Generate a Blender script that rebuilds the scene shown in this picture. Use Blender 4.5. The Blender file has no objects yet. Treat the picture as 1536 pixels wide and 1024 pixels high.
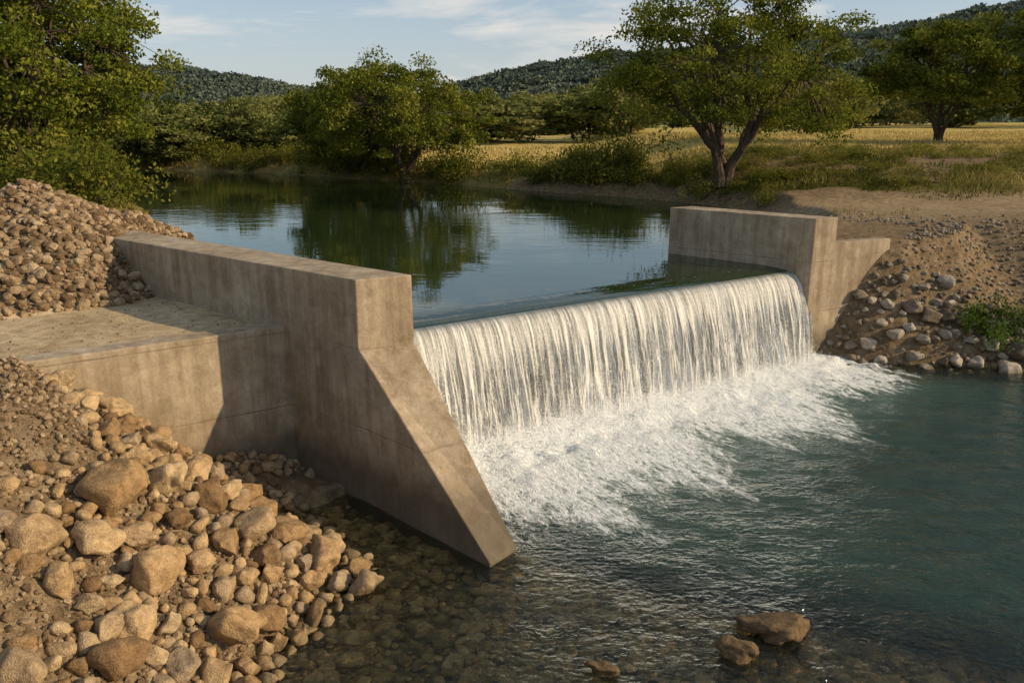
import bpy, bmesh, math
import numpy as np
rng=np.random.default_rng(11)
scene=bpy.context.scene
scene.view_settings.view_transform='Standard'
scene.view_settings.look='None'
scene.view_settings.exposure=0

# ---------------------------------------------------------------- helpers
def _h(ix,iy,seed):
    h=(ix*374761393+iy*668265263+seed*974711)&0xffffffff
    h=((h^(h>>13))*1274126177)&0xffffffff
    return ((h^(h>>16))&0xffffffff)/4294967295.0
def vnoise(x,y,seed=0):
    x=np.asarray(x,float); y=np.asarray(y,float)
    ix=np.floor(x).astype(np.int64); iy=np.floor(y).astype(np.int64)
    fx=x-ix; fy=y-iy; fx=fx*fx*(3-2*fx); fy=fy*fy*(3-2*fy)
    ix=ix+10000; iy=iy+10000
    a=_h(ix,iy,seed); b=_h(ix+1,iy,seed); c=_h(ix,iy+1,seed); d=_h(ix+1,iy+1,seed)
    return (a*(1-fx)+b*fx)*(1-fy)+(c*(1-fx)+d*fx)*fy-0.5
def fbm(x,y,seed=0,o=4):
    s=0;a=1.0
    for i in range(o):
        s=s+a*vnoise(x*2**i+i*17.3,y*2**i-i*9.1,seed+i); a*=0.5
    return s
def sst(a,b,x):
    t=np.clip((x-a)/(b-a),0,1); return t*t*(3-2*t)
def lerp(a,b,t): return a+(b-a)*t

def mk(name,V,F,mats,attrs=None,smooth=False,midx=None,parent=None):
    me=bpy.data.meshes.new(name)
    V=np.ascontiguousarray(V,dtype=np.float32); F=np.ascontiguousarray(F,dtype=np.int32)
    n,k=F.shape
    me.vertices.add(len(V)); me.vertices.foreach_set('co',V.ravel())
    me.loops.add(n*k); me.loops.foreach_set('vertex_index',F.ravel())
    me.polygons.add(n); me.polygons.foreach_set('loop_start',np.arange(n,dtype=np.int32)*k)
    if midx is not None: me.polygons.foreach_set('material_index',np.asarray(midx,dtype=np.int32))
    me.polygons.foreach_set('use_smooth',np.full(n,smooth,dtype=bool))
    me.update(calc_edges=True)
    if attrs:
        for an,av in attrs.items():
            at=me.attributes.new(an,'FLOAT','POINT'); at.data.foreach_set('value',np.ascontiguousarray(av,dtype=np.float32))
    for m in (mats if isinstance(mats,(list,tuple)) else [mats]): me.materials.append(m)
    ob=bpy.data.objects.new(name,me); scene.collection.objects.link(ob)
    if parent: ob.parent=parent
    return ob
def grid_faces(nx,ny):
    i=np.arange(nx-1); j=np.arange(ny-1)
    I,J=np.meshgrid(i,j,indexing='ij'); a=(I*ny+J).ravel()
    return np.stack([a,a+ny,a+ny+1,a+1],1)
def poly_sd(px,py,poly):
    """signed distance (negative inside)"""
    P=np.array(poly,float); d=np.full(px.shape,1e18); ins=np.zeros(px.shape,bool)
    n=len(P)
    for i in range(n):
        ax,ay=P[i]; bx,by=P[(i+1)%n]; ex,ey=bx-ax,by-ay
        t=np.clip(((px-ax)*ex+(py-ay)*ey)/(ex*ex+ey*ey),0,1)
        d=np.minimum(d,(px-ax-t*ex)**2+(py-ay-t*ey)**2)
        c=((ay>py)!=(by>py))
        if ey!=0: ins^=c&(px<ax+(py-ay)*ex/ey)
    d=np.sqrt(d); return np.where(ins,-d,d)

# ---------------------------------------------------------------- node helpers
def newmat(name):
    m=bpy.data.materials.new(name); m.use_nodes=True
    nt=m.node_tree; nt.nodes.clear()
    out=nt.nodes.new('ShaderNodeOutputMaterial'); return m,nt,out
class N:
    def __init__(s,nt): s.nt=nt
    def node(s,t,**k):
        n=s.nt.nodes.new(t)
        for a,b in k.items(): setattr(n,a,b)
        return n
    def link(s,a,b): s.nt.links.new(a,b)
    def obj(s): return s.node('ShaderNodeTexCoord').outputs['Object']
    def mapping(s,vec,scale=(1,1,1),rot=(0,0,0)):
        m=s.node('ShaderNodeMapping'); m.inputs['Scale'].default_value=scale; m.inputs['Rotation'].default_value=rot
        s.link(vec,m.inputs['Vector']); return m.outputs[0]
    def noise(s,vec,scale,detail=4,rough=.55,dist=0):
        n=s.node('ShaderNodeTexNoise'); s.link(vec,n.inputs['Vector'])
        n.inputs['Scale'].default_value=scale; n.inputs['Detail'].default_value=detail
        n.inputs['Roughness'].default_value=rough; n.inputs['Distortion'].default_value=dist
        return n.outputs['Fac']
    def voro(s,vec,scale,feature='F1',out='Distance'):
        n=s.node('ShaderNodeTexVoronoi',feature=feature); s.link(vec,n.inputs['Vector']); n.inputs['Scale'].default_value=scale
        return n.outputs[out]
    def ramp(s,fac,stops,interp='LINEAR'):
        r=s.node('ShaderNodeValToRGB'); r.color_ramp.interpolation=interp
        e=r.color_ramp.elements
        while len(e)<len(stops): e.new(.5)
        for i,(p,c) in enumerate(stops):
            e[i].position=p; e[i].color=(c[0],c[1],c[2],1) if isinstance(c,(tuple,list)) else (c,c,c,1)
        s.link(fac,r.inputs[0]); return r.outputs[0]
    def mix(s,fac,a,b,mode='MIX'):
        m=s.node('ShaderNodeMix',data_type='RGBA',blend_type=mode)
        for v,i in ((fac,0),(a,6),(b,7)):
            if hasattr(v,'is_linked'): s.link(v,m.inputs[i])
            else: m.inputs[i].default_value=v if i==0 else (v[0],v[1],v[2],1)
        return m.outputs[2]
    def math(s,op,a,b=0.0,c=None,clamp=False):
        m=s.node('ShaderNodeMath',operation=op); m.use_clamp=clamp
        for i,v in enumerate((a,b,c)):
            if v is None: continue
            if hasattr(v,'is_linked'): s.link(v,m.inputs[i])
            else: m.inputs[i].default_value=v
        return m.outputs[0]
    def attr(s,name):
        return s.node('ShaderNodeAttribute',attribute_name=name).outputs['Fac']
    def bump(s,h,strength=.5,dist=.05,normal=None):
        b=s.node('ShaderNodeBump'); b.inputs['Strength'].default_value=strength; b.inputs['Distance'].default_value=dist
        s.link(h,b.inputs['Height'])
        if normal: s.link(normal,b.inputs['Normal'])
        return b.outputs[0]
    def bsdf(s,col,rough=.8,normal=None,spec=.3):
        p=s.node('ShaderNodeBsdfPrincipled')
        if hasattr(col,'is_linked'): s.link(col,p.inputs['Base Color'])
        else: p.inputs['Base Color'].default_value=(*col,1)
        if hasattr(rough,'is_linked'): s.link(rough,p.inputs['Roughness'])
        else: p.inputs['Roughness'].default_value=rough
        p.inputs['Specular IOR Level'].default_value=spec
        if normal: s.link(normal,p.inputs['Normal'])
        return p.outputs[0]
    def diff(s,col,normal=None):
        p=s.node('ShaderNodeBsdfDiffuse'); s.link(col,p.inputs[0])
        if normal: s.link(normal,p.inputs['Normal'])
        return p.outputs[0]
    def mixsh(s,fac,a,b):
        m=s.node('ShaderNodeMixShader')
        if hasattr(fac,'is_linked'): s.link(fac,m.inputs[0])
        else: m.inputs[0].default_value=fac
        s.link(a,m.inputs[1]); s.link(b,m.inputs[2]); return m.outputs[0]

# ---------------------------------------------------------------- materials
def mat_concrete():
    m,nt,out=newmat('concrete'); q=N(nt); o=q.obj()
    big=q.noise(o,.8,3,.6); fine=q.noise(o,22,3,.65); med=q.noise(o,4,4,.65,.4)
    st=q.noise(q.mapping(o,(5,5,.35)),1.0,4,.65)
    c=q.ramp(big,[(.3,(.29,.225,.15)),(.55,(.40,.325,.23)),(.75,(.50,.42,.31))])
    c=q.mix(.6,c,q.ramp(st,[(.35,(.50,.44,.36)),(.6,(1,1,1))]),'MULTIPLY')
    c=q.mix(.65,c,q.ramp(med,[(.3,(.60,.55,.48)),(.62,(1.08,1.08,1.06))]),'MULTIPLY')
    c=q.mix(.3,c,q.ramp(fine,[(.35,(.6,.6,.6)),(.65,(1.15,1.15,1.15))]),'MULTIPLY')
    sep=q.node('ShaderNodeSeparateXYZ'); q.link(o,sep.inputs[0]); z=sep.outputs[2]
    zz=q.math('ADD',z,q.math('MULTIPLY',med,.02))
    fr=q.math('ABSOLUTE',q.math('SUBTRACT',q.math('FRACT',q.math('DIVIDE',q.math('ADD',zz,1.94),1.3)),.5))
    seam=q.ramp(fr,[(0.0,1.0),(.007,.8),(.014,0.0)])
    seamb=q.math('MULTIPLY',seam,q.ramp(big,[(.4,.15),(.6,1.0)]))
    c=q.mix(q.math('MULTIPLY',seamb,.55),c,(.14,.105,.075))
    wet=q.math('ADD',z,q.math('MULTIPLY',st,-1.1))
    w=q.ramp(wet,[(0.0,1.0),(.45,0.0)])
    c=q.mix(q.math('MULTIPLY',w,.75),c,(.075,.062,.042))
    h=q.math('ADD',q.math('MULTIPLY',fine,.5),q.math('MULTIPLY',med,.8))
    h=q.math('SUBTRACT',h,q.math('MULTIPLY',seamb,.8))
    q.link(q.bsdf(c,.85,q.bump(h,.6,.02)),out.inputs[0]); return m
def mat_ground():
    m,nt,out=newmat('ground_soil_and_grass'); q=N(nt); o=q.obj()
    g=q.attr('grass'); sand=q.attr('sand'); wet=q.attr('wet'); gold=q.attr('gold')
    n1=q.noise(o,.5,3,.6); n2=q.noise(o,5,5,.65); n3=q.noise(o,40,3,.6)
    dirt=q.ramp(n2,[(.3,(.10,.07,.04)),(.5,(.19,.135,.08)),(.7,(.29,.215,.135))])
    dirt=q.mix(.5,dirt,q.ramp(n3,[(.35,(.55,.55,.55)),(.6,(1.2,1.2,1.2))]),'MULTIPLY')
    sandc=q.ramp(n2,[(.3,(.36,.27,.155)),(.6,(.56,.445,.29))])
    sandc=q.mix(.6,sandc,q.ramp(n1,[(.35,(.65,.6,.52)),(.6,(1.1,1.1,1.05))]),'MULTIPLY')
    grs=q.ramp(q.math('ADD',gold,q.math('MULTIPLY',q.math('SUBTRACT',n1,.5),.8)),[(.15,(.085,.085,.022)),(.5,(.23,.19,.06)),(.9,(.52,.40,.15))])
    grs=q.mix(.7,grs,q.ramp(n2,[(.3,(.5,.55,.45)),(.65,(1.25,1.2,1.1))]),'MULTIPLY')
    c=q.mix(sand,dirt,sandc)
    gm=q.ramp(q.math('ADD',g,q.math('MULTIPLY',q.math('SUBTRACT',n2,.5),.9)),[(.4,0.0),(.6,1.0)])
    c=q.mix(gm,c,grs)
    bed=q.ramp(q.voro(o,6),[(.0,(.42,.32,.17)),(.6,(.14,.105,.05))])
    c=q.mix(wet,c,bed)
    h=q.math('ADD',n2,q.math('MULTIPLY',n3,.4))
    q.link(q.diff(c,q.bump(h,.8,.06)),out.inputs[0]); return m
def mat_rock(name,cols,scale=9,damp=True):
    m,nt,out=newmat(name); q=N(nt); o=q.obj(); t=q.attr('tint')
    base=q.ramp(t,[(i/(len(cols)-1),c) for i,c in enumerate(cols)])
    n=q.noise(o,scale,4,.65); f=q.noise(o,scale*6,3,.6)
    c=q.mix(.85,base,q.ramp(n,[(.3,(.55,.50,.44)),(.62,(1.2,1.18,1.15))]),'MULTIPLY')
    c=q.mix(.5,c,q.ramp(f,[(.35,(.5,.5,.5)),(.62,(1.2,1.2,1.2))]),'MULTIPLY')
    rough=.9
    if damp:
        sep=q.node('ShaderNodeSeparateXYZ'); q.link(o,sep.inputs[0])
        w=q.ramp(sep.outputs[2],[(.03,1.0),(.14,0.0)])
        c=q.mix(q.math('MULTIPLY',w,.6),c,(.10,.075,.035))
        rough=q.math('SUBTRACT',.92,q.math('MULTIPLY',w,.5))
    h=q.math('ADD',n,q.math('MULTIPLY',f,.4))
    q.link(q.bsdf(c,rough,q.bump(h,.9,.04),.2),out.inputs[0]); return m
def mat_leaf(name,cols,trans=.36):
    m,nt,out=newmat(name); q=N(nt); t=q.attr('tint')
    c=q.ramp(t,[(i/(len(cols)-1),c) for i,c in enumerate(cols)])
    tr=q.node('ShaderNodeBsdfTranslucent'); q.link(c,tr.inputs[0])
    q.link(q.mixsh(trans,q.diff(c),tr.outputs[0]),out.inputs[0]); return m
def mat_bark():
    m,nt,out=newmat('bark'); q=N(nt); o=q.obj()
    n=q.noise(q.mapping(o,(6,6,1.2)),2,4,.7)
    c=q.ramp(n,[(.3,(.03,.022,.015)),(.65,(.13,.10,.07))])
    q.link(q.diff(c,q.bump(n,.8,.05)),out.inputs[0]); return m
CON=mat_concrete(); GRD=mat_ground(); BARK=mat_bark()
ROCK=mat_rock('boulder_stone',[(.18,.11,.055),(.32,.21,.105),(.40,.28,.15),(.29,.22,.145),(.47,.35,.20),(.36,.24,.12)])
GRAV=mat_rock('gravel_stone',[(.12,.08,.045),(.22,.15,.085),(.32,.235,.14),(.42,.32,.21)],14)
GREY=mat_rock('riprap_stone',[(.11,.085,.06),(.20,.16,.115),(.29,.245,.19),(.42,.37,.30)],10)
WETR=mat_rock('wet_river_stone',[(.05,.033,.017),(.10,.066,.034),(.17,.118,.064)],12,False)
BEDR=mat_rock('riverbed_stone',[(.22,.155,.075),(.38,.28,.14),(.56,.43,.25)],12,False)
LEAF=mat_leaf('oak_foliage',[(.04,.055,.008),(.11,.13,.018),(.20,.21,.032),(.32,.30,.055)])
LEAFL=mat_leaf('willow_foliage',[(.045,.065,.009),(.12,.15,.02),(.21,.225,.034),(.33,.31,.06)])
LEAFM=mat_leaf('far_tree_foliage',[(.07,.09,.026),(.14,.16,.045),(.23,.23,.07),(.31,.29,.10)])
LEAFB=mat_leaf('shrub_foliage',[(.04,.055,.010),(.10,.115,.018),(.18,.175,.03),(.28,.24,.06)])
LEAFD=mat_leaf('haze_tinted_forest_foliage',[(.085,.115,.095),(.115,.145,.11),(.155,.18,.12)],.15)  # aerial haze painted into the leaf colour: paler, bluish, low contrast
GRASS=mat_leaf('dry_grass_blades',[(.08,.085,.018),(.19,.165,.045),(.36,.28,.095),(.54,.42,.17)],.25)

# ---------------------------------------------------------------- layout (metres, lower river surface = 0)
POOLZ=2.4
O=np.array([-1.84,14.4]); D=np.array([.830,.558]); NN=np.array([.558,-.830])
lower=[(-2.83,13.37),(-3.9,13.15),(-4.8,12.5),(-3.45,11.2),(-2.35,9.8),(-2.7,8.6),(-3.2,7.6),(-3.5,6),(-3.9,3),(-4.2,-8),
       (26,-8),(24,12),(17,17.8),(13,19.3),(11.5,19.6),(9,19.85),(8.3,20.2),(7.54,20.34)]
pool=[(-3.6,13.9),(-8.3,17.4),(-9,20.5),(-11.5,27),(-17,36),(-23,45),(-30,55),(-36,62),(-30,67),(-18,61),(-10,55),
      (-2.8,49.5),(3,44),(7.5,39.6),(10.5,34),(10,28),(7,24.5),(4.6,23),(6.9,20.9)]
land=[(-3.75,13.42),(-6.9,11.32),(-9,10.9),(-16,10),(-30,18),(-12,24),(-8.9,17.5)]
fill=[(8.25,20.65),(10.0,21.5),(12,24),(9,27),(6,25.5),(5.0,23.6)]
def heap(x,y):
    r1=np.hypot((x+10.4),(y-17.4)); r2=np.hypot(x+9.3,y-19.8); r3=np.hypot((x+14)*.8,y-17.5)
    nn=.34*fbm(x*.9,y*.9,5,4)
    a=2.55+2.45*np.clip(1-r1/4.1,-1,1); b=2.3+1.75*(1-r2/2.6); c=2.55+2.2*(1-r3/4.5)
    k=np.log(np.exp(a*4)+np.exp(np.clip(b,-3,9)*4)+np.exp(np.clip(c,-3,9)*4))/4
    return k+nn-.12
def H(x,y):
    x=np.asarray(x,float); y=np.asarray(y,float)
    dL=poly_sd(x,y,lower); dP=poly_sd(x,y,pool)
    dL=dL+.22*fbm(x*.8,y*.8,1,3)*np.where(np.abs(dL)<6,1,0)
    dPn=dP+.9*fbm(x*.25,y*.25,2,3)*sst(24,30,y)
    sl=np.where(x<5,lerp(.78,1.05,sst(8.5,11.5,y)),lerp(1.75,.5,sst(9.5,14.5,x)))
    g=3.0+.9*sst(38,110,y)+1.25*sst(31,42,y)*sst(7,15,x)+.012*np.clip(x-15,0,80)+.35*fbm(x*.06,y*.06,3,3)*sst(30,50,y)
    g=np.where((x<-2)&(y<16),2.72+.02*np.clip(-x-8,0,40),g)
    out=np.minimum(g,np.minimum(sl*dL,POOLZ+.02+np.where(dPn>0,.55*dPn,0)))
    out=out+.05*fbm(x*1.5,y*1.5,8,4)*(out>.3)+.22*fbm(x*.35,y*.35,14,3)*sst(31,35,y)*sst(4,8,x)*sst(52,42,y)
    deep=sst(-.2,4.2,(y-9.3)*.8+.36*(x-1.2))
    bed=np.clip(-dL*.13,0,.30)+deep*np.clip(-dL*.4,0,1.7)
    out=np.where(dL<0,-bed-.03+.09*fbm(x*1.3,y*1.3,9,3),out)
    out=np.where((dPn<0)&(dL>0)&(dP<0.3),POOLZ-np.clip(-dPn*.4,0,1.1),out)
    iL=poly_sd(x,y,land)<0; iF=poly_sd(x,y,fill)<0
    out=np.where(iL,2.66+.05*fbm(x*.8,y*.8,12,4),out)
    out=np.where(iF,2.98+.04*fbm(x,y,13,3),out)
    hp=heap(x,y); near=np.hypot(x+11,y-18)<10
    wl=((x+2.39)*.615+(y-12.0)*.788)   # + = upstream side of the wall
    okh=(wl<.45)|(x<-8.3)
    out=np.where(near&okh&(hp>out),hp,out)
    return out

# ---------------------------------------------------------------- ground sheet
def axis(a,b,step,lo,hi,gr=1.12):
    c=list(np.arange(a,b,step)); s=step; v=c[-1]
    while v<hi: s*=gr; v+=s; c.append(v)
    s=step; v=a; l=[]
    while v>lo: s*=gr; v-=s; l.append(v)
    return np.array(l[::-1]+c)
gx=axis(-13,16,.11,-1800,1800,1.06); gy=axis(5,28,.11,-30,2200,1.045)
GX,GY=np.meshgrid(gx,gy,indexing='ij'); GZ=H(GX,GY)
V=np.stack([GX.ravel(),GY.ravel(),GZ.ravel()],1)
dLg=poly_sd(GX,GY,lower); dPg=poly_sd(GX,GY,pool)
def grassf(x,y):
    g=sst(27.5,33,y+.25*np.clip(-x,0,60)+3*fbm(x*.2,y*.2,21,3))
    g=g*(1-.75*sst(2.0,0.3,poly_sd(x,y,pool))*(x>0))
    g=g*(1-.85*sst(.0,.35,fbm(x*.22,y*.3,22,3)+.12)*sst(6,10,x)*sst(50,40,y))
    return g*(1-np.exp(-((y-(29.5+.12*(x-10)))/4.0)**2)*sst(8,12,x))
grass=grassf(GX,GY)
road=np.exp(-((GY-(29.5+.12*(GX-10)))/4.0)**2)*sst(8,12,GX)
sand=((poly_sd(GX,GY,land)<.3)&(heap(GX,GY)<2.75))*.95+road*.35
wet=sst(.12,-.02,GZ)*(dLg<1)+((dPg<.3)&(GZ<2.42)&(GY<80))*1.0
def goldf(x,y): return np.clip(.15+.75*sst(42,66,y+.15*x)+.5*fbm(x*.07,y*.05,91,3),0,1)
mk('ground',V,grid_faces(len(gx),len(gy)),GRD,{'grass':grass.ravel(),'sand':np.clip(sand,0,1).ravel(),'wet':np.clip(wet,0,1).ravel(),'gold':goldf(GX,GY).ravel()},True)

# ---------------------------------------------------------------- concrete
def solid(name,V,F,bev=.018,parent=None):
    me=bpy.data.meshes.new(name); me.from_pydata(V,[],F); me.update()
    bm=bmesh.new(); bm.from_mesh(me); bmesh.ops.recalc_face_normals(bm,faces=bm.faces); bm.to_mesh(me); bm.free()
    me.materials.append(CON); ob=bpy.data.objects.new(name,me); scene.collection.objects.link(ob)
    if bev:
        b=ob.modifiers.new('bevel','BEVEL'); b.width=bev; b.segments=2; b.limit_method='ANGLE'
    if parent: ob.parent=parent
    return ob
def empty(name):
    e=bpy.data.objects.new(name,None); scene.collection.objects.link(e); return e
T=3.71
A=(-2.39,12.0);B=(-1.58,12.44);TL=(-.31,10.0);TR=(.07,10.47);A1=(-9.35,17.44);B1=(-8.54,17.98)
P=[(*A1,T),(*A,T),(*B,T),(*B1,T),(*A,2.6),(*B,2.64),(*TL,.06),(*TR,.06),
   (*A1,-1.2),(*A,-1.2),(*TL,-1.2),(*TR,-1.2),(*B,-1.2),(*B1,-1.2)]
F=[(0,1,2,3),(0,8,9,4,1),(4,9,10,6),(4,6,7,5),(1,4,5,2),(6,10,11,7),(5,7,11,12),(2,5,12,13,3),(0,3,13,8),(8,13,12,11,10,9)]
near_ab=empty('concrete_abutment')
solid('wall_with_sloping_buttress',P,F,.02,near_ab)
def wall(name,p,q,th,z0,z1p,z1q,parent,side=1,bev=.018):
    p=np.array(p);q=np.array(q); d=(q-p)/np.linalg.norm(q-p); n=np.array([-d[1],d[0]])*th*side
    a,b,c,e=p,q,q+n,p+n
    V=[(*a,z0),(*b,z0),(*c,z0),(*e,z0),(*a,z1p),(*b,z1q),(*c,z1q),(*e,z1p)]
    return solid(name,V,[(0,1,2,3),(4,5,6,7),(0,1,5,4),(1,2,6,5),(2,3,7,6),(3,0,4,7)],bev,parent)
wall('wing_wall',(-3.72,13.16),(-7.1,10.89),.42,-1.0,2.71,2.71,near_ab,-1)
far_ab=empty('concrete_abutment')
R=(7.6,20.1);R2=(8.3,20.45);L1=(4.50,22.95);L2=(5.2,23.35)
V=[(*R,-1),(*R2,-1),(*L2,-1),(*L1,-1),(*R,T),(*R2,T),(*L2,T),(*L1,T)]
solid('abutment_block',V,[(0,1,2,3),(4,5,6,7),(0,1,5,4),(1,2,6,5),(2,3,7,6),(3,0,4,7)],.02,far_ab)
wall('flared_wing_wall',(8.28,20.475),(10.12,21.33),.34,-1.0,3.06,3.05,far_ab,1)

# weir body
def up(u,s,z): p=O+D*u+NN*s; return (p[0],p[1],z)
prof=[(-.95,0.8),(-.95,2.12),(-.5,2.24),(-.05,2.29),(.08,2.2),(.2,2.0),(.3,1.6),(.36,1.0),(.38,-1.2)]
us=[-2.0,11.3]; V=[up(u,s,z) for u in us for s,z in prof]; n=len(prof)
F=[(i,i+1,n+i+1,n+i) for i in range(n-1)]+[tuple(range(n)),tuple(range(n,2*n))]
solid('concrete_weir',V,F,0)

# ---------------------------------------------------------------- water
def water_common(q,col,nrm,ior=1.4,rough=.03):
    gl=q.node('ShaderNodeBsdfGlossy'); gl.inputs['Roughness'].default_value=rough; q.link(nrm,gl.inputs['Normal'])
    gl.inputs['Color'].default_value=(.92,.96,.95,1)
    fr=q.node('ShaderNodeFresnel'); fr.inputs['IOR'].default_value=ior; q.link(nrm,fr.inputs['Normal'])
    return gl.outputs[0],fr.outputs[0]
def mat_pool():
    m,nt,out=newmat('river_pool_water'); q=N(nt); o=q.obj()
    n1=q.noise(q.mapping(o,(.7,1.6,1)),1.1,2,.5); n2=q.noise(q.mapping(o,(1,1.8,1),(0,0,.4)),4.5,2,.5)
    patch=q.ramp(q.noise(q.mapping(o,(.6,1.5,1)),.13,2,.5),[(.42,.2),(.6,1.0)])
    h=q.math('MULTIPLY',q.math('ADD',n1,q.math('MULTIPLY',n2,.25)),patch)
    nr=q.bump(h,.055,.2)
    gl,fr=water_common(q,None,nr,1.75,.01)
    rgb=q.node('ShaderNodeRGB'); rgb.outputs[0].default_value=(.018,.030,.010,1)
    q.link(q.mixsh(fr,q.diff(rgb.outputs[0]),gl),out.inputs[0]); return m
def mat_river():
    m,nt,out=newmat('river_water'); q=N(nt); o=q.obj(); dep=q.attr('depth'); fo=q.attr('foam'); tb=q.attr('turb')
    n1=q.noise(q.mapping(o,(1,1.7,1),(0,0,.5)),1.6,3,.55,.4); n2=q.noise(q.mapping(o,(1.3,2,1),(0,0,-.3)),6,3,.6,.3)
    h=q.math('ADD',n1,q.math('MULTIPLY',n2,.5))
    h=q.math('MULTIPLY',h,q.math('ADD',.38,tb))
    nr=q.bump(h,.95,.24)
    gl,fr=water_common(q,None,nr,1.33,.04)
    body=q.ramp(n1,[(.3,(.010,.026,.018)),(.7,(.022,.046,.032))])
    body=q.mix(q.math('MULTIPLY',q.math('MULTIPLY',tb,tb),.8,clamp=True),body,(.11,.18,.15))
    tr=q.node('ShaderNodeBsdfTransparent'); tr.inputs[0].default_value=(.94,.90,.72,1)
    under=q.mixsh(q.ramp(dep,[(.05,.02),(.4,.12),(.75,.6),(1.05,.97)]),tr.outputs[0],q.diff(body))
    w=q.mixsh(fr,under,gl)
    flow=q.node('ShaderNodeVectorRotate',rotation_type='Z_AXIS'); flow.inputs['Angle'].default_value=math.atan2(.830,.558); q.link(o,flow.inputs['Vector'])
    fl=flow.outputs[0]
    f1=q.noise(q.mapping(fl,(.6,1.9,1)),2.3,6,.72,1.2); f2=q.noise(q.mapping(fl,(.8,1.3,1)),9,4,.7,.8)
    lace=q.ramp(q.math('ABSOLUTE',q.math('SUBTRACT',q.noise(q.mapping(fl,(.8,1.6,1)),3.2,4,.65,1.5),.5)),[(0,1.0),(.09,0.0)])
    ff=q.math('ADD',q.math('MULTIPLY',fo,1.15),q.math('ADD',q.math('MULTIPLY',q.math('SUBTRACT',f1,.5),2.6),q.math('MULTIPLY',q.math('SUBTRACT',f2,.5),1.4)))
    ff=q.math('ADD',ff,q.math('MULTIPLY',q.math('MULTIPLY',lace,fo),.45))
    fm=q.ramp(ff,[(.40,0.0),(.65,.4),(1.05,.97)])
    fm=q.math('MULTIPLY',fm,q.ramp(fo,[(.02,0.0),(.2,1.0)]))
    foam=q.diff(q.ramp(f2,[(.3,(.55,.61,.60)),(.6,(.86,.87,.85))]),q.bump(q.math('ADD',f1,f2),.8,.09))
    q.link(q.mixsh(fm,w,foam),out.inputs[0]); return m
POOL=mat_pool(); RIV=mat_river()
pp=[up(-1.9,-.9,POOLZ),up(11.2,-.9,POOLZ),(6.9,21.4,POOLZ),(5.0,23.2,POOLZ),(9,25,POOLZ),(14,30,POOLZ),(13,40,POOLZ),(0,60,POOLZ),(-20,72,POOLZ),(-45,75,POOLZ),
    (-45,60,POOLZ),(-14,20,POOLZ),(-9.0,18.0,POOLZ),(-5.0,15.1,POOLZ)]
me=bpy.data.meshes.new('river_pool'); 
up_n=120; s_prof=[(-.9,0),(-.7,-.004),(-.5,-.015),(-.3,-.035),(-.12,-.06),(0.02,-.10)]
Vp=list(pp); Fp=[tuple(range(len(pp)))]
b0=len(Vp)
for u in np.linspace(-1.9,11.2,up_n):
    for s,dz in s_prof: Vp.append(up(u,s,POOLZ+dz+(0.001 if s==-.9 else 0)))
k=len(s_prof)
for i in range(up_n-1):
    for j in range(k-1): Fp.append((b0+i*k+j,b0+(i+1)*k+j,b0+(i+1)*k+j+1,b0+i*k+j+1))
me.from_pydata(Vp,[],Fp); me.update(); me.materials.append(POOL)
bm=bmesh.new(); bm.from_mesh(me)
bm.normal_update()
for f in bm.faces:
    f.smooth=True
    if f.normal.z<0: f.normal_flip()
bm.to_mesh(me); bm.free()
ob=bpy.data.objects.new('river_pool',me); scene.collection.objects.link(ob)
# lower river
wx=axis(-5,12,.07,-9,60,1.08); wy=axis(7,22,.07,-9,23,1.06)
WX,WY=np.meshgrid(wx,wy,indexing='ij')
su=(WX-O[0])*D[0]+(WY-O[1])*D[1]; ss=(WX-O[0])*NN[0]+(WY-O[1])*NN[1]
dep=np.clip(-H(WX,WY),0,3)
fo_len=np.interp(su,[-1,2,5,11],[4.2,4.5,3.9,2.8])*(1+.45*vnoise(su*.8,su*0,31)+.3*vnoise(su*2.5,ss*.4,33))
e=np.clip((ss-.62)/fo_len,0,3)
foam=np.clip(1.35-1.1*e-.4*np.clip(e-.8,0,2)*2,0,1.35)*sst(-2.2,-1.6,su)*sst(13.2,11.2,su)
ax,ay=A; bx2,by2=TL
side=((bx2-ax)*(WY-ay)-(by2-ay)*(WX-ax))/2.88   # + on the fall side of the buttress
offb=(side<.2)&(WX<.3)&(WY<13.4)
foam*=np.where(offb,0,1)*(1-sst(0,1.1,10.9-WY))
turb=np.clip(1.15-.2*np.clip(ss-.6,0,9),.12,1)*(ss>-.5)*sst(-2.5,-.5,su)
turb=turb*sst(6.5,10.5,WY+.25*WX)+.04
turb=np.where(offb,0.03,turb)
tg=np.clip(1.15-.45*np.clip(ss-.6,0,5),0,1)*(foam>0)
WZ=.20*tg*(fbm(WX*2.2,WY*2.2,41,4)+.4)+.08*tg*np.abs(fbm(WX*7,WY*7,42,2))+.012*fbm(WX*.9,WY*1.4,43,3)
V=np.stack([WX.ravel(),WY.ravel(),WZ.ravel()],1)
mk('river_water',V,grid_faces(len(wx),len(wy)),RIV,{'depth':np.clip(dep,0,1.5).ravel(),'foam':foam.ravel(),'turb':turb.ravel()},True)

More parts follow.
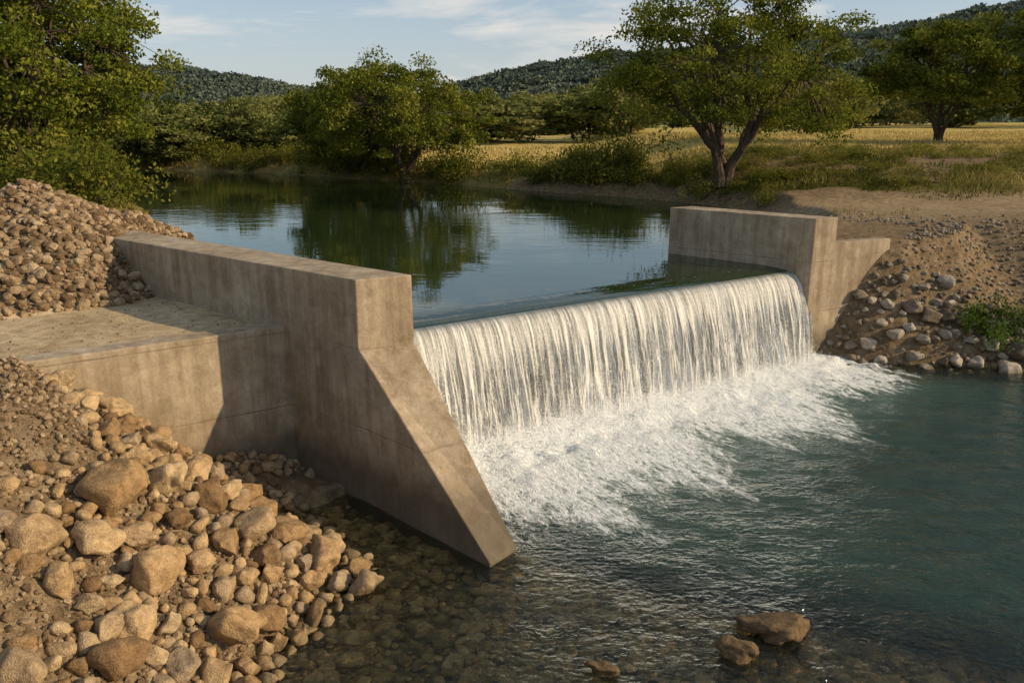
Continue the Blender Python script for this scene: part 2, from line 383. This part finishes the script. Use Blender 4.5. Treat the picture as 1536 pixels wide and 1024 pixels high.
# waterfall
def mat_fall(name):
    m,nt,out=newmat(name); q=N(nt)
    uv=q.node('ShaderNodeCombineXYZ'); q.link(q.attr('fu'),uv.inputs[0]); q.link(q.attr('fv'),uv.inputs[1]); o=uv.outputs[0]
    v=q.attr('fv')
    a=q.noise(q.mapping(o,(1,.09,1)),7,3,.6,.3); b=q.noise(q.mapping(o,(1,.10,1)),26,4,.75,.3); c=q.noise(q.mapping(o,(1,.55,1)),60,3,.75)
    s=q.math('ADD',q.math('MULTIPLY',a,.75),q.math('ADD',q.math('MULTIPLY',b,.8),q.math('MULTIPLY',c,.45)))
    s=q.math('DIVIDE',s,2.0)
    s=q.math('ADD',s,q.ramp(v,[(0,.0),(.05,.03),(.25,.045),(.55,.04),(.85,.07),(1,.16)]))
    col=q.ramp(s,[(.42,(.15,.145,.12)),(.52,(.36,.35,.32)),(.59,(.62,.62,.59)),(.69,(.88,.88,.86))])
    glass=q.ramp(v,[(.0,1.0),(.03,.6),(.08,.0)])
    rough=q.math('SUBTRACT',.42,q.math('MULTIPLY',glass,.32))
    col=q.mix(q.math('MULTIPLY',glass,.75),col,(.12,.14,.12))
    q.link(q.bsdf(col,rough,q.bump(s,.9,.06),.45),out.inputs[0]); return m
fall=empty('waterfall')
nu,nv=1300,80
u=np.linspace(-1.75,11.15,nu); v=np.linspace(0,1,nv); U,Vv=np.meshgrid(u,v,indexing='ij')
def fprof(Vv):
    return (np.interp(Vv,[0,.04,.1,.2,.35,.55,.78,1],[-.03,.09,.20,.33,.46,.59,.70,.79]),
            np.interp(Vv,[0,.04,.1,.2,.35,.55,.78,1],[2.315,2.29,2.2,1.98,1.6,1.08,.5,-.05]))
s,z=fprof(Vv)
U2=U+.05*vnoise(U*4,Vv*2.5,59)
rid=vnoise(U2*2.2,Vv*.6,50)*1.0+vnoise(U2*8,Vv*1.0,51)*.9+vnoise(U2*22,Vv*2.2,52)*.6+vnoise(U2*50,Vv*9,53)*.25*sst(.1,.5,Vv)
s=s+.15*rid*sst(.0,.6,Vv)+.03*rid*sst(0,.08,Vv); z=z+.012*rid*sst(0,.05,Vv)
X=O[0]+D[0]*U+NN[0]*s; Y=O[1]+D[1]*U+NN[1]*s
mk('curtain',np.stack([X.ravel(),Y.ravel(),z.ravel()],1),grid_faces(nu,nv),mat_fall('falling_water'),{'fu':U.ravel()+50,'fv':Vv.ravel()},True,parent=fall)
def mat_spray():
    m,nt,out=newmat('spray_droplets'); q=N(nt); rgb=q.node('ShaderNodeRGB'); rgb.outputs[0].default_value=(.88,.9,.9,1)
    q.link(q.diff(rgb.outputs[0]),out.inputs[0]); return m
def tetras(c,r,st=1.0):
    n=len(c); base=np.array([[1,1,1],[1,-1,-1],[-1,1,-1],[-1,-1,1]])*.6*np.array([1,1,st])
    V=(c[:,None,:]+base[None]*r[:,None,None]).reshape(-1,3)
    f=np.array([[0,1,2],[0,3,1],[0,2,3],[1,3,2]]); F=(np.arange(n)[:,None,None]*4+f[None]).reshape(-1,3); return V,F
n=70000
u=rng.uniform(-1.7,11.1,n); s=.74+np.abs(rng.normal(0,.5,n)); z=np.abs(rng.normal(0,.22,n))*np.exp(-(s-.7)*.9)*(1+.8*vnoise(u*2,u*0,35))+.03
ctr=np.stack([O[0]+D[0]*u+NN[0]*s,O[1]+D[1]*u+NN[1]*s,z],1)
V1,F1=tetras(ctr,rng.uniform(.003,.010,n))
n=30000
u=rng.uniform(-1.7,11.1,n); vv=rng.uniform(.1,1,n)**.8; s,z=fprof(vv); s=s+rng.uniform(-.01,.14,n)*vv; 
ctr=np.stack([O[0]+D[0]*u+NN[0]*s,O[1]+D[1]*u+NN[1]*s,z],1)
V2,F2=tetras(ctr,rng.uniform(.002,.006,n),3.0)
mk('spray',np.concatenate([V1,V2]),np.concatenate([F1,F2+len(V1)]),mat_spray(),parent=fall)

# ---------------------------------------------------------------- rocks
def ico(sub):
    bm=bmesh.new(); bmesh.ops.create_icosphere(bm,subdivisions=sub,radius=1)
    V=np.array([v.co[:] for v in bm.verts]); F=np.array([[v.index for v in f.verts] for f in bm.faces]); bm.free(); return V,F
def rockvars(sub,nv,rough,cuts,seed):
    r=np.random.default_rng(seed); V0,F0=ico(sub); outv=[]
    for i in range(nv):
        V=V0.copy()
        for _ in range(cuts):
            d=r.normal(size=3); d/=np.linalg.norm(d); c=r.uniform(.48,.82)
            dd=V@d; V=V-np.outer(np.clip(dd-c,0,9)*.9,d)
        k=1+rough*(vnoise(V[:,0]*1.3+i*7,V[:,1]*1.3+V[:,2]*1.7,seed+i)+.5*vnoise(V[:,0]*3+i,V[:,2]*3+V[:,1]*2,seed+i+50))
        outv.append(V*k[:,None]*1.08)
    return outv,F0
def rotm(n,r):
    q=r.normal(size=(n,4)); q/=np.linalg.norm(q,axis=1)[:,None]; w,x,y,z=q.T
    return np.stack([np.stack([1-2*(y*y+z*z),2*(x*y-z*w),2*(x*z+y*w)],1),np.stack([2*(x*y+z*w),1-2*(x*x+z*z),2*(y*z-x*w)],1),np.stack([2*(x*z-y*w),2*(y*z+x*w),1-2*(x*x+y*y)],1)],1)
def rocks(name,C,Rr,sub,mat,seed,rough=.35,cuts=7,smooth=True,flat=.75):
    r=np.random.default_rng(seed); vs,F0=rockvars(sub,16,rough,cuts,seed); n=len(C)
    idx=r.integers(0,16,n); B_=np.stack(vs)[idx]; sc=r.uniform(.68,1.2,(n,1,3))
    M=rotm(n,r); Vv=np.einsum('nij,nkj->nki',M,B_*sc)*np.array([1,1,flat])*Rr[:,None,None]+C[:,None,:]
    m=len(vs[0]); F=(np.arange(n)[:,None,None]*m+F0[None]).reshape(-1,3)
    t=np.repeat(r.uniform(0,1,n),m)
    return mk(name,Vv.reshape(-1,3),F,mat,{'tint':t},smooth)
def place(x,y,r,sink=.25):
    return np.stack([x,y,H(x,y)+r*(.75-sink*1.5)],1)
def pack(cands,k=.82):
    cands=list(cands)
    xs=np.zeros(len(cands)); ys=np.zeros(len(cands)); rs=np.zeros(len(cands)); m=0
    for x,y,r in cands:
        if m==0 or np.all(np.hypot(xs[:m]-x,ys[:m]-y)>k*(rs[:m]+r)):
            xs[m]=x;ys[m]=y;rs[m]=r;m+=1
    return xs[:m],ys[:m],rs[:m]
n=24000
x=rng.uniform(-7.6,-1.9,n); y=rng.uniform(5.4,12.9,n); dl=poly_sd(x,y,lower)
r=np.sort(np.concatenate([rng.uniform(.21,.29,90),rng.uniform(.11,.21,1000),rng.uniform(.04,.11,n-1090)]))[::-1]
prob=sst(-.55,-.05,dl)*sst(2.7,1.7,dl)*np.where((y<7.5)&(dl>1.15),.02,1)*np.where(r>.13,sst(12.0,10.2,y),1)
prob=prob*np.where(fbm(x*1.1,y*1.1,19,2)>.28,.25,1)
keep=(rng.uniform(size=n)<prob)&(poly_sd(x,y,land)>.15+r)&(dl>-.5)
hand=[(-4.75,8.95,.35),(-3.25,8.05,.34),(-4.72,8.15,.28),(-4.1,8.2,.30),(-4.0,7.0,.27),(-2.95,7.75,.26),(-3.6,9.0,.22)]
xs,ys,rs=pack(hand+[(a,b,c) for a,b,c in zip(x[keep],y[keep],r[keep])],.74)
C=place(xs,ys,rs,.15); big=rs>.12
rocks('boulder_pile',C[big],rs[big]*1.06,4,ROCK,3,.38,12,True,.86)
rocks('rubble_stones',C[~big],rs[~big]*1.14,2,ROCK,4,.34,9,True,.88)
n=17000; x=rng.uniform(-9.5,-2.2,n); y=rng.uniform(5,13,n); dl=poly_sd(x,y,lower)
k=(dl>-.3)&(dl<4.5)&(poly_sd(x,y,land)>.1); x,y=x[k],y[k]; r=.014+.05*rng.uniform(0,1,len(x))**2
rocks('slope_gravel',place(x,y,r,.2),r,1,GRAV,5,.3,4,False,.8)
n=30000; x=rng.uniform(-15,-6.6,n); y=rng.uniform(13.2,22.5,n); hp=heap(x,y); h=H(x,y)
k=(np.abs(hp-h)<.02)&(h>2.6)&(fbm(x*.9,y*.9,18,3)<.42); x,y=x[k],y[k]
r=.018+.11*rng.uniform(0,1,len(x))**4
rocks('gravel_heap_stones',place(x,y,r,.25),r,2,GRAV,6,.3,7,False,.85)
n=700; x=rng.uniform(-12,-3.9,n); y=rng.uniform(11,16.5,n); k=(poly_sd(x,y,land)<-.3)&(H(x,y)<2.8)&(((x+2.39)*.615+(y-12.0)*.788)<-.05); x,y=x[k],y[k]; r=rng.uniform(.005,.02,len(x))
rocks('landing_pebbles',place(x,y,r,.2),r,1,GRAV,16,.3,4,False,.8)
n=16000; x=rng.uniform(8.3,22,n); y=rng.uniform(15,24,n); dl=poly_sd(x,y,lower)
r=np.sort(np.concatenate([rng.uniform(.2,.33,260),rng.uniform(.10,.2,3200),rng.uniform(.04,.10,n-3460)]))[::-1]
k=(rng.uniform(size=n)<sst(-.35,-.05,dl)*sst(1.7,.7,dl)*np.where(r>.2,sst(1.2,.5,dl),1))&(poly_sd(x,y,fill)>.3)
xs,ys,rs=pack(zip(x[k],y[k],r[k]),.70)
rocks('riprap_rocks',place(xs,ys,rs,.12),rs*1.15,3,GREY,8,.36,14,True,.8)
n=20000; x=rng.uniform(8.4,22,n); y=rng.uniform(18,31,n); dl=poly_sd(x,y,lower); k=(dl>.7)&(rng.uniform(size=n)<sst(9,1.5,dl))&(poly_sd(x,y,fill)>.3); x,y=x[k],y[k]
r=.012+.06*rng.uniform(0,1,len(x))**3
rocks('bank_gravel',place(x,y,r,.2),r,1,GREY,9,.3,4,False,.8)
n=9000; x=rng.uniform(-4,9,n); y=rng.uniform(5,13,n); dl=poly_sd(x,y,lower); k=(dl<0)&(H(x,y)>-.85); x,y=x[k],y[k]
r=.03+.13*rng.uniform(0,1,len(x))**3
C=place(x,y,r,.3); C[:,2]=np.minimum(C[:,2],-r*.65-.03)
rocks('riverbed_stones',C,r,2,BEDR,10,.3,5,True,.6)
for i,(cx,cy,rr,sx,fl) in enumerate([(3.32,8.62,.36,1.3,.50),(2.68,8.12,.23,1.05,.72),(1.0,7.8,.15,1.1,.7)]):
    vs,F0=rockvars(5,1,.55,9,90+i); Vv=vs[0]*np.array([rr*sx,rr*.8,rr*fl])
    nn=.20*fbm(Vv[:,0]*6+i*5,Vv[:,1]*6+Vv[:,2]*9,80+i,5)+.10*np.abs(fbm(Vv[:,0]*14,Vv[:,2]*16+Vv[:,1]*9,86+i,4))
    Vv=Vv*(1+nn)[:,None]+np.array([cx,cy,.03])
    mk('river_rock',Vv,F0,WETR,{'tint':np.full(len(Vv),.8)},True)

# ---------------------------------------------------------------- vegetation
def leaves(C,L,r,upb=.5,wr=.55):
    n=len(C); nr=r.normal(size=(n,3)); nr[:,2]+=upb; nr/=np.linalg.norm(nr,axis=1)[:,None]
    t=np.cross(nr,r.normal(size=(n,3))); t/=np.linalg.norm(t,axis=1)[:,None]+1e-9; b=np.cross(nr,t)
    L=(np.ones(n)*L*r.uniform(.6,1.3,n))[:,None]
    V=np.stack([C+t*L,C+b*L*wr,C-t*L,C-b*L*wr],1).reshape(-1,3)
    return V,np.arange(n*4).reshape(-1,4)
def tube(P,Rr,k=6):
    P=np.array(P); n=len(P); T_=np.gradient(P,axis=0); T_/=np.linalg.norm(T_,axis=1)[:,None]+1e-9
    ref=np.array([.3,.9,.1]) ; a=np.cross(T_,ref); a/=np.linalg.norm(a,axis=1)[:,None]+1e-9; b=np.cross(T_,a)
    th=np.linspace(0,2*np.pi,k,endpoint=False)
    V=(P[:,None,:]+(a[:,None,:]*np.cos(th)[None,:,None]+b[:,None,:]*np.sin(th)[None,:,None])*np.array(Rr)[:,None,None]).reshape(-1,3)
    F=[]
    for i in range(n-1):
        for j in range(k): F.append((i*k+j,i*k+(j+1)%k,(i+1)*k+(j+1)%k,(i+1)*k+j))
    return V,np.array(F)
def bez(a,b,c,n): t=np.linspace(0,1,n)[:,None]; return (1-t)**2*a+2*t*(1-t)*b+t*t*c
def tree_arrays(H_,W,seed,tr=.3,th=1.6,nst=3,nl=9,ncl=110,lpc=240,leaf=.1,zlow=-.55,cs=.62,off=(0,0),cz=.5,lobe=.40):
    r=np.random.default_rng(seed); VV=[];FF=[];nv=0
    def add(V,F):
        nonlocal nv
        VV.append(V);FF.append(F+nv);nv+=len(V)
    c=np.array([off[0],off[1],th+(H_-th)*cz]); rx=W/2; rzu=H_-c[2]; rzd=c[2]-th*.6
    skel=[]; srad=[]
    az0=r.uniform(0,6.28)
    def scl(d): return np.where(d[...,2:3]>0,np.array([rx,rx,rzu]),np.array([rx,rx,rzd]))
    for i in range(nst):
        az=az0+i*6.28/nst+r.uniform(-.3,.3); lean=np.array([math.cos(az),math.sin(az),0])
        top=lean*rx*.22+np.array([off[0]*.5,off[1]*.5,th*1.35])
        p=bez(lean*tr*.45,lean*tr*.5+np.array([0,0,th*.7]),top,7); p[1:-1]+=r.normal(0,.05,(5,3))
        rr=np.linspace(tr*.75,tr*.45,7); rr[0]*=1.5; add(*tube(p,rr,8))
        for j in range(max(1,nl//nst)):
            a2=az+r.uniform(-1.1,1.1); e=r.uniform(.1,1.3); dirv=np.array([math.cos(a2)*math.cos(e),math.sin(a2)*math.cos(e),math.sin(e)])
            end=c+dirv*np.array([rx,rx,rzu])*.68
            st=p[r.integers(4,7)]; mid=(st+end)/2+np.array([0,0,.10*H_])+r.normal(0,.3,3)
            l=bez(st,mid,end,10); l[1:-1]+=r.normal(0,.09,(8,3)); lr=np.linspace(tr*.42,tr*.12,10)
            add(*tube(l,lr,6)); skel+=list(l[3:]); srad+=list(lr[3:])
    skel=np.array(skel); srad=np.array(srad)
    d=r.normal(size=(ncl*4,3)); d/=np.linalg.norm(d,axis=1)[:,None]; d=d[d[:,2]>zlow][:ncl]
    lob=1+lobe*vnoise(np.arctan2(d[:,1],d[:,0])*1.6+seed,d[:,2]*2.2+seed,seed)+.10*r.normal(size=len(d))
    rad=np.clip((.50+.48*r.uniform(size=len(d))**.6)*lob,0.2,1.08)
    cl=c+d*rad[:,None]*scl(d); ctint=r.normal(.45,.17,len(cl))
    for q_ in cl:
        dd=np.linalg.norm(skel-q_,axis=1); i=int(np.argmin(dd)); s=skel[i]
        b=bez(s,(s+q_)/2+np.array([0,0,.15]),q_,5); add(*tube(b,np.linspace(min(.05,srad[i]*.7),.012,5),4))
    nb=nv; nbf=sum(len(f) for f in FF)
    nl_=r.integers(int(lpc*.5),int(lpc*1.5),len(cl)); ci=np.repeat(np.arange(len(cl)),nl_)
    sz=cs*r.uniform(.6,1.3,len(cl))[ci][:,None]
    g=r.normal(size=(len(ci),3)); g/=np.linalg.norm(g,axis=1)[:,None]; g*=r.uniform(0,1,(len(ci),1))**.5*1.5
    L=cl[ci]+g*sz*np.array([1,1,.5]); L[:,2]-=.12*np.maximum(0,(g[:,0]**2+g[:,1]**2))*sz[:,0]; L[:,2]=np.maximum(L[:,2],.2)
    V,F=leaves(L,leaf,r); add(V,F)
    t=np.zeros(nv); t[nb:]=np.repeat(np.clip(ctint[ci]+r.normal(0,.15,len(ci)),0,1),4)
    FFc=np.concatenate(FF); mi=np.zeros(len(FFc),int); mi[nbf:]=1
    return np.concatenate(VV),FFc,t,mi
def place_tree(name,x,y,arr,mat,sink=.1):
    V,F,t,mi=arr; z=float(H(np.array([x]),np.array([y]))[0])-sink
    ob=mk(name,V,F,[BARK,mat],{'tint':t},False,mi); ob.location=(x,y,z); return ob
place_tree('oak_tree',9.9,38.3,tree_arrays(8.9,11.8,101,.38,1.9,3,15,225,190,.085,-.66,.60,(0,0),.42),LEAF)
place_tree('oak_tree',-6.9,52.5,tree_arrays(7.7,11.0,115,.32,1.4,3,15,230,180,.10,-.72,.60,(-.3,0),.40,.22),LEAF)
place_tree('willow_tree',-23.3,40.5,tree_arrays(11.8,12.5,103,.34,1.6,4,18,340,200,.11,-.9,.70,(-.3,0),.45,.30),LEAFL)
place_tree('oak_tree',31.5,61,tree_arrays(8.8,11.0,104,.28,2.0,3,10,150,180,.14,-.6,.75,(0,0),.45),LEAF)
place_tree('oak_tree',39.5,58,tree_arrays(11.0,9,105,.3,1.5,3,10,130,180,.14,-.8,.8),LEAF)
place_tree('oak_tree',-11.8,57.5,tree_arrays(6.6,6.5,106,.2,.8,2,8,90,190,.12,-.95,.7),LEAF)
place_tree('willow_tree',-31,47,tree_arrays(12.5,11,107,.3,1.5,3,9,170,200,.13,-.9,.8),LEAFL)

def stamp(name,specs,arrs,mat,seed):
    r=np.random.default_rng(seed); VV=[];FF=[];TT=[];MM=[];nv=0
    for (x,y,s,sz) in specs:
        V,F,t,mi=arrs[r.integers(len(arrs))]; a=r.uniform(0,6.28); ca,sa=math.cos(a),math.sin(a)
        W=V@np.array([[ca,sa,0],[-sa,ca,0],[0,0,1]])*np.array([s,s,sz])
        z=float(H(np.array([x]),np.array([y]))[0]); W=W+np.array([x,y,z-.1])
        VV.append(W);FF.append(F+nv);TT.append(np.clip(t+r.normal(0,.15),0,1));MM.append(mi);nv+=len(V)
    return mk(name,np.concatenate(VV),np.concatenate(FF),[BARK,mat],{'tint':np.concatenate(TT)},False,np.concatenate(MM))
low=[tree_arrays(6,5.5+.5*i,200+i,.12,.35,2,6,60,62,.20,-1,.68) for i in range(5)]
sp=[]
for i in range(40):
    yy=rng.uniform(66,84); sp.append((rng.uniform(-.50,-.16)*yy,yy,rng.uniform(.6,1.2),rng.uniform(.4,.85)))
for i in range(26):
    yy=rng.uniform(92,135); sp.append((rng.uniform(-.32,.16)*yy,yy,rng.uniform(.9,1.7),rng.uniform(.7,1.25)))
for i in range(14):
    yy=rng.uniform(95,140); sp.append((rng.uniform(.2,.75)*yy,yy,rng.uniform(1.0,1.8),rng.uniform(.8,1.4)))
for i in range(46):
    yy=rng.uniform(150,240); sp.append((rng.uniform(-.62,.68)*yy,yy,rng.uniform(1.4,2.6),rng.uniform(.7,1.4)))
for i in range(14):
    sp.append((rng.uniform(-46,-33),rng.uniform(35,64),rng.uniform(.9,1.4),rng.uniform(.9,1.6)))
stamp('distant_trees',sp,low,LEAFM,5)
def bush_arr(seed,n=650,leaf=.055):
    r=np.random.default_rng(seed); k=9; c=np.stack([r.normal(0,.38,k),r.normal(0,.38,k),r.uniform(.25,.85,k)],1)
    ci=r.integers(0,k,n); g=r.normal(size=(n,3))*.2; L=c[ci]+g; L[:,2]=np.abs(L[:,2])
    V,F=leaves(L,leaf,r,.3); t=np.repeat(np.clip(r.normal(.45,.17,k)[ci]+r.normal(0,.12,n),0,1),4)
    VV=[V];FF=[F];nv=len(V);mi=[np.ones(len(F),int)];tt=[t]
    for q_ in c:
        tv,tf=tube(bez(np.zeros(3),np.array([q_[0]*.3,q_[1]*.3,q_[2]*.7]),q_,4),[.02,.015,.01,.006],4)
        VV.append(tv);FF.append(tf+nv);nv+=len(tv);mi.append(np.zeros(len(tf),int));tt.append(np.zeros(len(tv)))
    return np.concatenate(VV),np.concatenate(FF),np.concatenate(tt),np.concatenate(mi)
bush=[bush_arr(300+i) for i in range(5)]
shore=np.array([(-36,62),(-30,67.5),(-18,61.5),(-10,55.5),(-2.8,50),(3,44.5),(7.5,40),(11,34.5)])
sp=[]
for i in range(len(shore)-1):
    a,b=shore[i],shore[i+1]; L=np.linalg.norm(b-a); n_=int(L*2.6)
    for j in range(n_):
        p=a+(b-a)*rng.uniform()+np.array([.5,.7])*rng.uniform(-.3,3.6); s=rng.uniform(.6,1.6)
        if i>=5: s*=.7
        sp.append((p[0],p[1],s,s*rng.uniform(.7,1.2)))
for i in range(70):
    t=rng.uniform(0,1); p=np.array([-14.5,29])*(1-t)+np.array([-27,50])*t; s=rng.uniform(.8,2.0)
    sp.append((p[0]-rng.uniform(-.6,3),p[1],s,s*rng.uniform(.7,1.3)))
for i in range(18): sp.append((4.6+rng.normal(0,1.1),45+rng.normal(0,.8),rng.uniform(1.1,1.9),rng.uniform(1.2,2.4)))
for i in range(130):
    s=rng.uniform(.35,1.0); xx=rng.uniform(9,36); sp.append((xx,rng.uniform(33,46)+.1*xx,s,s*.6))
stamp('bank_shrubs',sp,bush,LEAFB,7)
sp=[(12.45,20.1,.85,1.1),(13.1,20.2,.8,1.0),(13.7,20.3,.8,.9),(12.0,20.3,.55,.6),(13.3,19.7,.5,.5)]
stamp('green_shrub',sp,bush,mat_leaf('fresh_shrub_leaves',[(.04,.07,.01),(.085,.14,.02),(.15,.21,.035)]),8)
def blades(name,x,y,h,w,seed,gt):
    r=np.random.default_rng(seed); n=len(x); z=H(x,y); az=r.uniform(0,6.28,n); dx=np.cos(az)*w; dy=np.sin(az)*w
    lx=r.normal(0,.35,n)*h; ly=r.normal(0,.35,n)*h
    V=np.stack([np.stack([x-dx,y-dy,z-.02],1),np.stack([x+dx,y+dy,z-.02],1),np.stack([x+lx,y+ly,z+h],1)],1).reshape(-1,3)
    t=np.clip(gt+.5*fbm(x*.5,y*.5,77,3)+r.normal(0,.12,n),0,1)
    mk(name,V,np.arange(n*3).reshape(-1,3),GRASS,{'tint':np.repeat(t,3)})
n=120000; y=30+rng.uniform(0,1,n)**1.5*55; x=rng.uniform(-.5,.72,n)*y; dp=poly_sd(x,y,pool)
k=(dp>.15)&(rng.uniform(size=n)<grassf(x,y)*1.3-.15)&(H(x,y)>2.45)&(fbm(x*.4,y*.4,79,3)>-.4); x,y=x[k],y[k]
hh=rng.uniform(.10,.32,len(x))*(.5+.9*(fbm(x*.3,y*.3,78,3)+.5)); blades('field_grass',x,y,hh,.012+.0007*y,9,goldf(x,y))
n=2500; x=rng.uniform(10,20,n); y=rng.uniform(20.5,31,n); k=(fbm(x*.5,y*.5,90,3)>.12)&(poly_sd(x,y,lower)>1.2); x,y=x[k],y[k]
blades('bank_grass',x,y,rng.uniform(.08,.25,len(x)),.012,10,.4)

# ---------------------------------------------------------------- hills with forest
def hill(name,dist,depth,pts,seed,step,crowns,crad):
    r=np.random.default_rng(seed); px=[p[0] for p in pts]; pz=[p[1]-4 for p in pts]
    def hz(x,y):
        t=np.clip((y-(dist-depth))/depth,0,2.0); pr=np.where(t<1,sst(0,1,t),1-.5*sst(1,2,t))
        return 2.5+(np.interp(x,px,pz)-2.5)*pr+7*fbm(x/45,y/45,seed,4)*pr
    xs=np.arange(px[0],px[-1],step); ys=np.arange(dist-depth,dist+depth*.6,step); X,Y=np.meshgrid(xs,ys,indexing='ij')
    m,nt,out=newmat(name+'_soil'); q=N(nt); q.link(q.diff(q.ramp(q.noise(q.obj(),.08,3),[(.3,(.07,.085,.065)),(.7,(.11,.125,.085))])),out.inputs[0])  # hill ground greyed and lightened too, haze painted into its colour
    par=mk(name,np.stack([X.ravel(),Y.ravel(),hz(X,Y).ravel()],1),grid_faces(len(xs),len(ys)),m,None,True)
    x=r.uniform(px[0],px[-1],crowns); y=dist-depth*(1-r.uniform(0,1.15,crowns)**.8)
    z=hz(x,y); k=(x/y<.72)&(x/y>-.72); x,y,z=x[k],y[k],z[k]; nq=34
    g=r.normal(size=(len(x),nq,3)); g/=np.linalg.norm(g,axis=2)[:,:,None]; g*=r.uniform(.5,1.1,(len(x),nq,1)); g[:,:,2]=np.abs(g[:,:,2])*.75
    cr=crad*r.uniform(.5,1.4,len(x)); L=np.stack([x,y,z],1)[:,None,:]+g*cr[:,None,None]
    V,F=leaves(L.reshape(-1,3),crad*.3,r,.6,.8)
    t=np.repeat(np.clip(np.repeat(.45+.6*fbm(x/40,y/40,seed+5,3)+r.normal(0,.12,len(x)),nq)+r.normal(0,.1,len(x)*nq),0,1),4)
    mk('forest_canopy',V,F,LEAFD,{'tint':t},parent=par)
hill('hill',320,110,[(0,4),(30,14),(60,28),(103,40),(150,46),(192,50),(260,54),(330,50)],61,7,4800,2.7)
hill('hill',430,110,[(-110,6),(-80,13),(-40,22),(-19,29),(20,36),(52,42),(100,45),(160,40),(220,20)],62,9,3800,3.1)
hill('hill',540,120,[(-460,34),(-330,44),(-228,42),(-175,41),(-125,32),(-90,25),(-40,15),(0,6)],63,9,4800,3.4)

# ---------------------------------------------------------------- light, sky, camera
el=math.radians(23); az=math.radians(101)
w=bpy.data.worlds.new('World'); scene.world=w; w.use_nodes=True; nt=w.node_tree; nt.nodes.clear(); q=N(nt)
sky=q.node('ShaderNodeTexSky',sky_type='NISHITA'); sky.sun_disc=False; sky.sun_elevation=el; sky.sun_rotation=az
sky.air_density=1.0; sky.dust_density=1.2; sky.ozone_density=1.6
tc=q.node('ShaderNodeTexCoord').outputs['Generated']
sepw=q.node('ShaderNodeSeparateXYZ'); q.link(tc,sepw.inputs[0])
cn=q.noise(q.mapping(tc,(1.2,1.2,6)),3.4,6,.6,.35)
haze=q.ramp(sepw.outputs[2],[(0.0,.85),(.06,.5),(.13,.22),(.3,.03)])
col=q.mix(haze,sky.outputs[0],(5.6,5.4,4.9))
col=q.mix(.35,col,(3.1,4.1,5.3))
mask=q.ramp(cn,[(.50,0.0),(.60,.45),(.72,.95)])
col=q.mix(mask,col,(6.6,6.2,5.7))
bg=q.node('ShaderNodeBackground'); bg.inputs['Strength'].default_value=.13; q.link(col,bg.inputs[0])
o=q.node('ShaderNodeOutputWorld'); q.link(bg.outputs[0],o.inputs[0])
S=bpy.data.lights.new('sun','SUN'); S.energy=5.0; S.angle=math.radians(.6); S.color=(1,.78,.50)
so=bpy.data.objects.new('sun',S); scene.collection.objects.link(so)
from mathutils import Vector
dv=Vector((math.sin(az)*math.cos(el),math.cos(az)*math.cos(el),math.sin(el)))
so.rotation_euler=dv.to_track_quat('Z','Y').to_euler()
cam=bpy.data.cameras.new('camera'); cam.lens=28.125; cam.sensor_width=36; cam.clip_end=6000
co=bpy.data.objects.new('camera',cam); scene.collection.objects.link(co); co.location=(0,0,6); co.rotation_euler=(math.radians(74.8),0,0)
scene.camera=co
